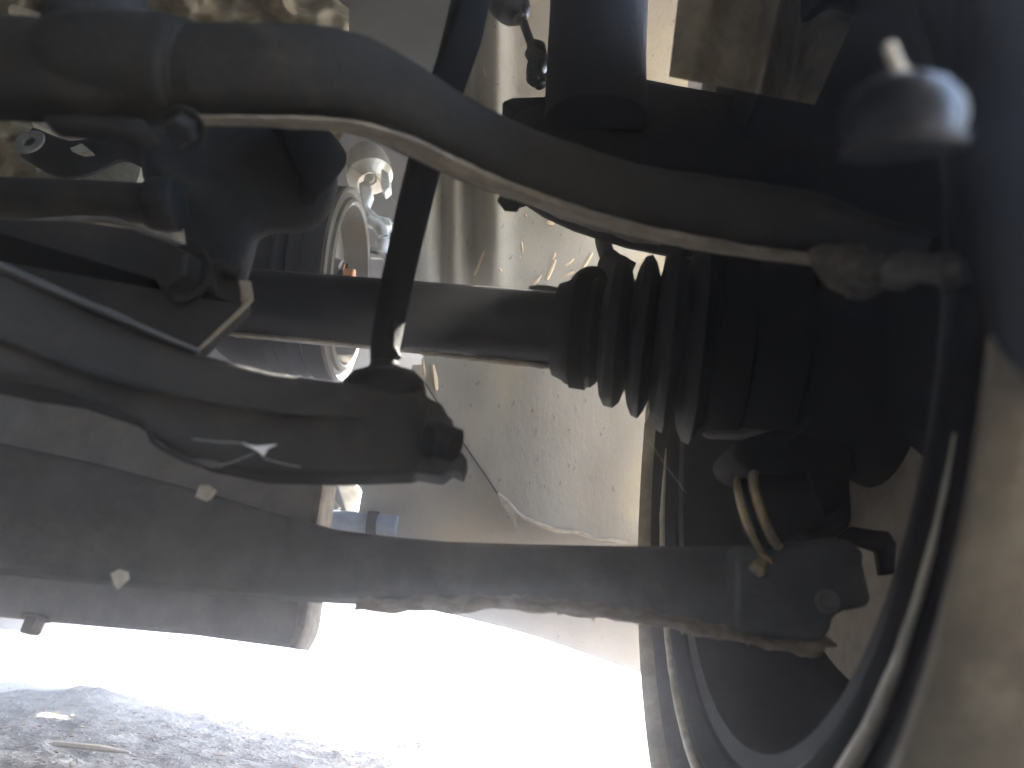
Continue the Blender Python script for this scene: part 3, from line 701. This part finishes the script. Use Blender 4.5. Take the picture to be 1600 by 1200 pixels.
for i in range(26):
    x = 660 + i * 24 + random.uniform(-8, 8); y = interp([(640, 942), (830, 944), (1000, 966), (1180, 998), (1280, 1008)], x)
    p = W(x, y, .40)
    hh = random.uniform(.0015, .005)
    a = random.uniform(.002, .006)
    fr.append(([p + Vector((-a, 0, .001)), p + Vector((a, 0, .001)), p + Vector((random.uniform(-a, a), random.uniform(-.002, .002), -hh)), p + Vector((-a, .003, .001)), p + Vector((a, .003, .001))],
               [(0, 1, 2), (3, 2, 4), (0, 2, 3), (1, 4, 2), (0, 3, 4, 1)]))
o = build('rust_flakes', join(*fr), M['rust'], la, False); o['kind'] = 'stuff'
bj = thing('ball_joint', 'black ball joint boot with two bright brass coloured clamp rings', 'ball joint', W(1205, 800, .40))
b0, b1 = W(1158, 806, .385), W(1262, 792, .40)
bk = mpp(b0); bd_ = (b1 - b0); bl = bd_.length; bax = (bd_.normalized() * .75 + Vector((0, -.66, 0))).normalized()
build('boot', lathe([(0, 0), (0, 34 * bk), (4 * bk, 52 * bk), (18 * bk, 56 * bk), (24 * bk, 50 * bk), (30 * bk, 56 * bk), (50 * bk, 56 * bk), (80 * bk, 44 * bk), (110 * bk, 40 * bk), (110 * bk, 0)], b0 + bd_ * .05, bax, 48), M['rubber'], bj)
def ring(o, d, r, t, n=48):
    return lathe([(t * math.cos(a), r + t * math.sin(a)) for a in [2 * math.pi * i / 8 for i in range(8)]], o, d, n, closed=True)
build('clamp_ring', ring(b0 + bd_ * .05 + bax * (9 * bk), bax, 55 * bk, 6 * bk), M['brass'], bj)
build('clamp_ring', ring(b0 + bd_ * .05 + bax * (34 * bk), bax, 56 * bk, 7.5 * bk), M['brass'], bj)
build('castle_nut', join(bolt(W(1188, 878, .388), (-.4, -.6, -.6), .0045, .009), ptube([(1192, 876, .39), (1206, 862, .39), (1214, 850, .39)], 6)), M['brass'], bj)
build('inner_rib', ring(W(1222, 776, .375), bax, 24 * bk, 3 * bk), M['rubber'], bj)

# ------------------------------------------------------------------ crossmember behind the arms
cm = thing('crossmember', 'wide dusty, glare-greyed crossmember plate hanging low at left', 'crossmember', W(200, 900, .55))
build('plate', slab([(-700, 470), (-60, 470), (200, 600), (400, 690), (512, 728), (500, 820), (486, 930), (468, 1016), (440, 1011), (300, 992), (100, 974), (0, 964), (-140, 948), (-700, 880)], .55, .012), M['cross'], cm, bevel=.003)
build('end_flange', psweep([(516, 728, .548, 7, .022), (505, 800, .548, 7, .022), (497, 850, .548, 8, .022), (488, 930, .548, 10, .022), (480, 980, .548, 11, .022), (466, 1012, .548, 11, .02)], sub=5, n=14, expo=5, rough=.0007, rsc=160, up=Vector((1, 0, 0))), M['dust_lit_edge'], cm)
build('drain_bolt', join(bolt(W(58, 962, .54), (0, -.2, -1), .007, .012)), M['cast_pale'], cm)
for i, (pts, lab) in enumerate((([(304, 776), (312, 757), (326, 757), (338, 766), (330, 779), (322, 783)], 'square pale patch painted as a sunlit hole high on the lower arm'),
                 ([(172, 896), (186, 889), (199, 893), (201, 904), (190, 914), (183, 921), (177, 912)], 'teardrop shaped pale patch painted as a sunlit hole low on the lower arm'))):
    Yf = .36
    o = build('lit_hole_patch', slab(pts, Yf + .008, .0015), M['pale'], None, True, .0003)  # pale patches stand in for sunlit holes through the arm
    tag(o, lab, 'painted hole', 'painted sunlit holes on the lower arm')

# cobwebs
cw = thing('cobweb', 'whitish torn cobweb stretched under the radius arm', 'cobweb', W(370, 700, .31))
def strand(a, b, r=.00011):
    A, B = W(*a), W(*b); mid = (A + B) / 2 - Vector((0, 0, (A - B).length * .02))
    return tube([A, mid, B], r, n=5)
build('web_sheet', slab([(378, 693), (404, 697), (432, 694), (419, 700), (411, 713), (404, 706), (392, 699)], .292, .0008), M['web'], cw, False)
build('web_fold', slab([(302, 716), (330, 719), (352, 726), (330, 732), (304, 722)], .292, .0008), M['arm_grey'], cw, False)
build('web_thread', join(strand((300, 686, .29), (384, 692, .292)), strand((345, 728, .292), (398, 708, .292)), strand((412, 716, .292), (470, 730, .30))), M['web'], cw, False)
ct = thing('spider_thread', 'single bright spider thread below the axle boot', 'cobweb', W(1040, 730, .38))
build('thread', join(strand((1012, 686, .38), (1072, 770, .38)), strand((1008, 660, .385), (1014, 640, .385), .0003)), M['web'], ct, False)
cb = thing('hanging_thread', 'fine bright thread hanging beside the alternator', 'cobweb', W(610, 290, .9))
build('thread', join(strand((584, 268, .88), (632, 338, .9), .0006), strand((530, 250, .88), (575, 275, .88), .0005)), M['dust_lit_edge'], cb, False)

# ------------------------------------------------------------------ things on the ground
def gp(px, py):
    d = ray(px, py); t = -CAM_H / d.z; p = CAM + d * t
    return Vector((p.x, p.y, ground_z(p.x, p.y)))
wc = gp(130, 1165)
o = build('wood_splinter', sweep([(wc + Vector((-.05, 0, .002)), .001, .003), (wc + Vector((-.03, .004, .006)), .003, .007), (wc + Vector((.02, .0, .006)), .0032, .008), (wc + Vector((.05, .003, .004)), .001, .003)], 8, expo=4, rough=.001, rsc=90, up=Vector((0, 0, 1))), M['wood'])
tag(o, 'long pale wood splinter lying on shaded dirt at lower left', 'wood splinter')
p = gp(628, 1071)
o = build('twig', tube([p + Vector((-.14, 0, .004)), p + Vector((-.04, .01, .012)), p + Vector((.04, 0, .016)), p + Vector((.06, .0, .02))], [.002, .004, .006, .003], n=8), M['body'])
tag(o, 'dark twig lying on the sunlit ground beyond the arm', 'twig')
p = gp(225, 1092)
o = build('dead_leaf', ([p + Vector(v) for v in ((-.06, 0, .012), (0, -.02, .012), (.07, 0, .022), (.01, .02, .020), (-.06, 0, .009), (0, -.02, .009), (.07, 0, .019), (.01, .02, .017))], [(0, 1, 2, 3), (7, 6, 5, 4), (0, 4, 5, 1), (1, 5, 6, 2), (2, 6, 7, 3), (3, 7, 4, 0)]), M['wood'])
tag(o, 'curled dry leaf on the dirt ridge at lower left', 'leaf')
for i, (px, py, n_) in enumerate(((640, 1168, 16), (678, 1172, 10), (712, 1160, 7))):
    q = gp(px, py); vv_ = []
    for k_ in range(n_):
        a_ = random.uniform(0, 6.28); b_ = q + Vector((random.uniform(-.02, .02), random.uniform(-.01, .01), -.002)); h_ = random.uniform(.008, .018)
        vv_.append(tube([b_, b_ + Vector((math.cos(a_) * .01, math.sin(a_) * .01, h_ * .7)), b_ + Vector((math.cos(a_) * .03, math.sin(a_) * .02, h_))], [.0014, .0012, .0003], n=5))
    o = build('grass_tuft', join(*vv_), M['weed'])
    tag(o, ('largest dark green weed tuft on sunlit dirt', 'middle sized weed tuft right beside the largest one', 'smallest weed tuft at the right end of the row')[i], 'weed', 'weed tufts on the sunlit dirt')
def clods():
    V, Fc = [], []
    for i in range(5200):
        y = .35 + 2.0 * random.random() ** 1.6; x = random.uniform(-1.0, .35) * (y + .25)
        r = random.choice((.0007, .0009, .0012, .0018, .0028)) * random.uniform(.6, 1.3)
        c = Vector((x, y, ground_z(x, y) + r * .3)); n = len(V)
        sx = random.uniform(.8, 3.0); a = random.uniform(-.6, .6)
        for q in ((1, 0, 0), (-1, 0, 0), (0, 1, 0), (0, -1, 0), (0, 0, 1), (0, 0, -1)):
            v = Vector(q) * r * random.uniform(.7, 1.3)
            v.x *= sx; v.z *= .7
            V.append(c + Vector((v.x * math.cos(a) - v.y * math.sin(a), v.x * math.sin(a) + v.y * math.cos(a), v.z)))
        for q in ((0, 2, 4), (2, 1, 4), (1, 3, 4), (3, 0, 4), (2, 0, 5), (1, 2, 5), (3, 1, 5), (0, 3, 5)):
            Fc.append(tuple(n + k_ for k_ in q))
    o = build('wood_chips', (V, Fc), M['wood'], None, False); tag(o, 'small chips and grit scattered over the dirt', 'chips', kind='stuff')
clods()

# ------------------------------------------------------------------ air haze added to imitate lens glare
def haze(density, aniso):
    m = bpy.data.materials.new('glare_haze'); m.use_nodes = True
    t = m.node_tree; t.nodes.clear()
    out = t.nodes.new('ShaderNodeOutputMaterial'); pv = t.nodes.new('ShaderNodeVolumePrincipled')
    pv.inputs['Color'].default_value = (.97, .97, 1.0, 1); pv.inputs['Density'].default_value = density; pv.inputs['Anisotropy'].default_value = aniso
    t.links.new(pv.outputs[0], out.inputs['Volume'])
    o = build('haze', box((0, 0, -.075), HZ, HZ, .985), m, None, False)
    tag(o, 'thin air haze added around the car to imitate lens glare', 'haze', kind='stuff')
    return o
HZ = 460
haze(.22, .90)
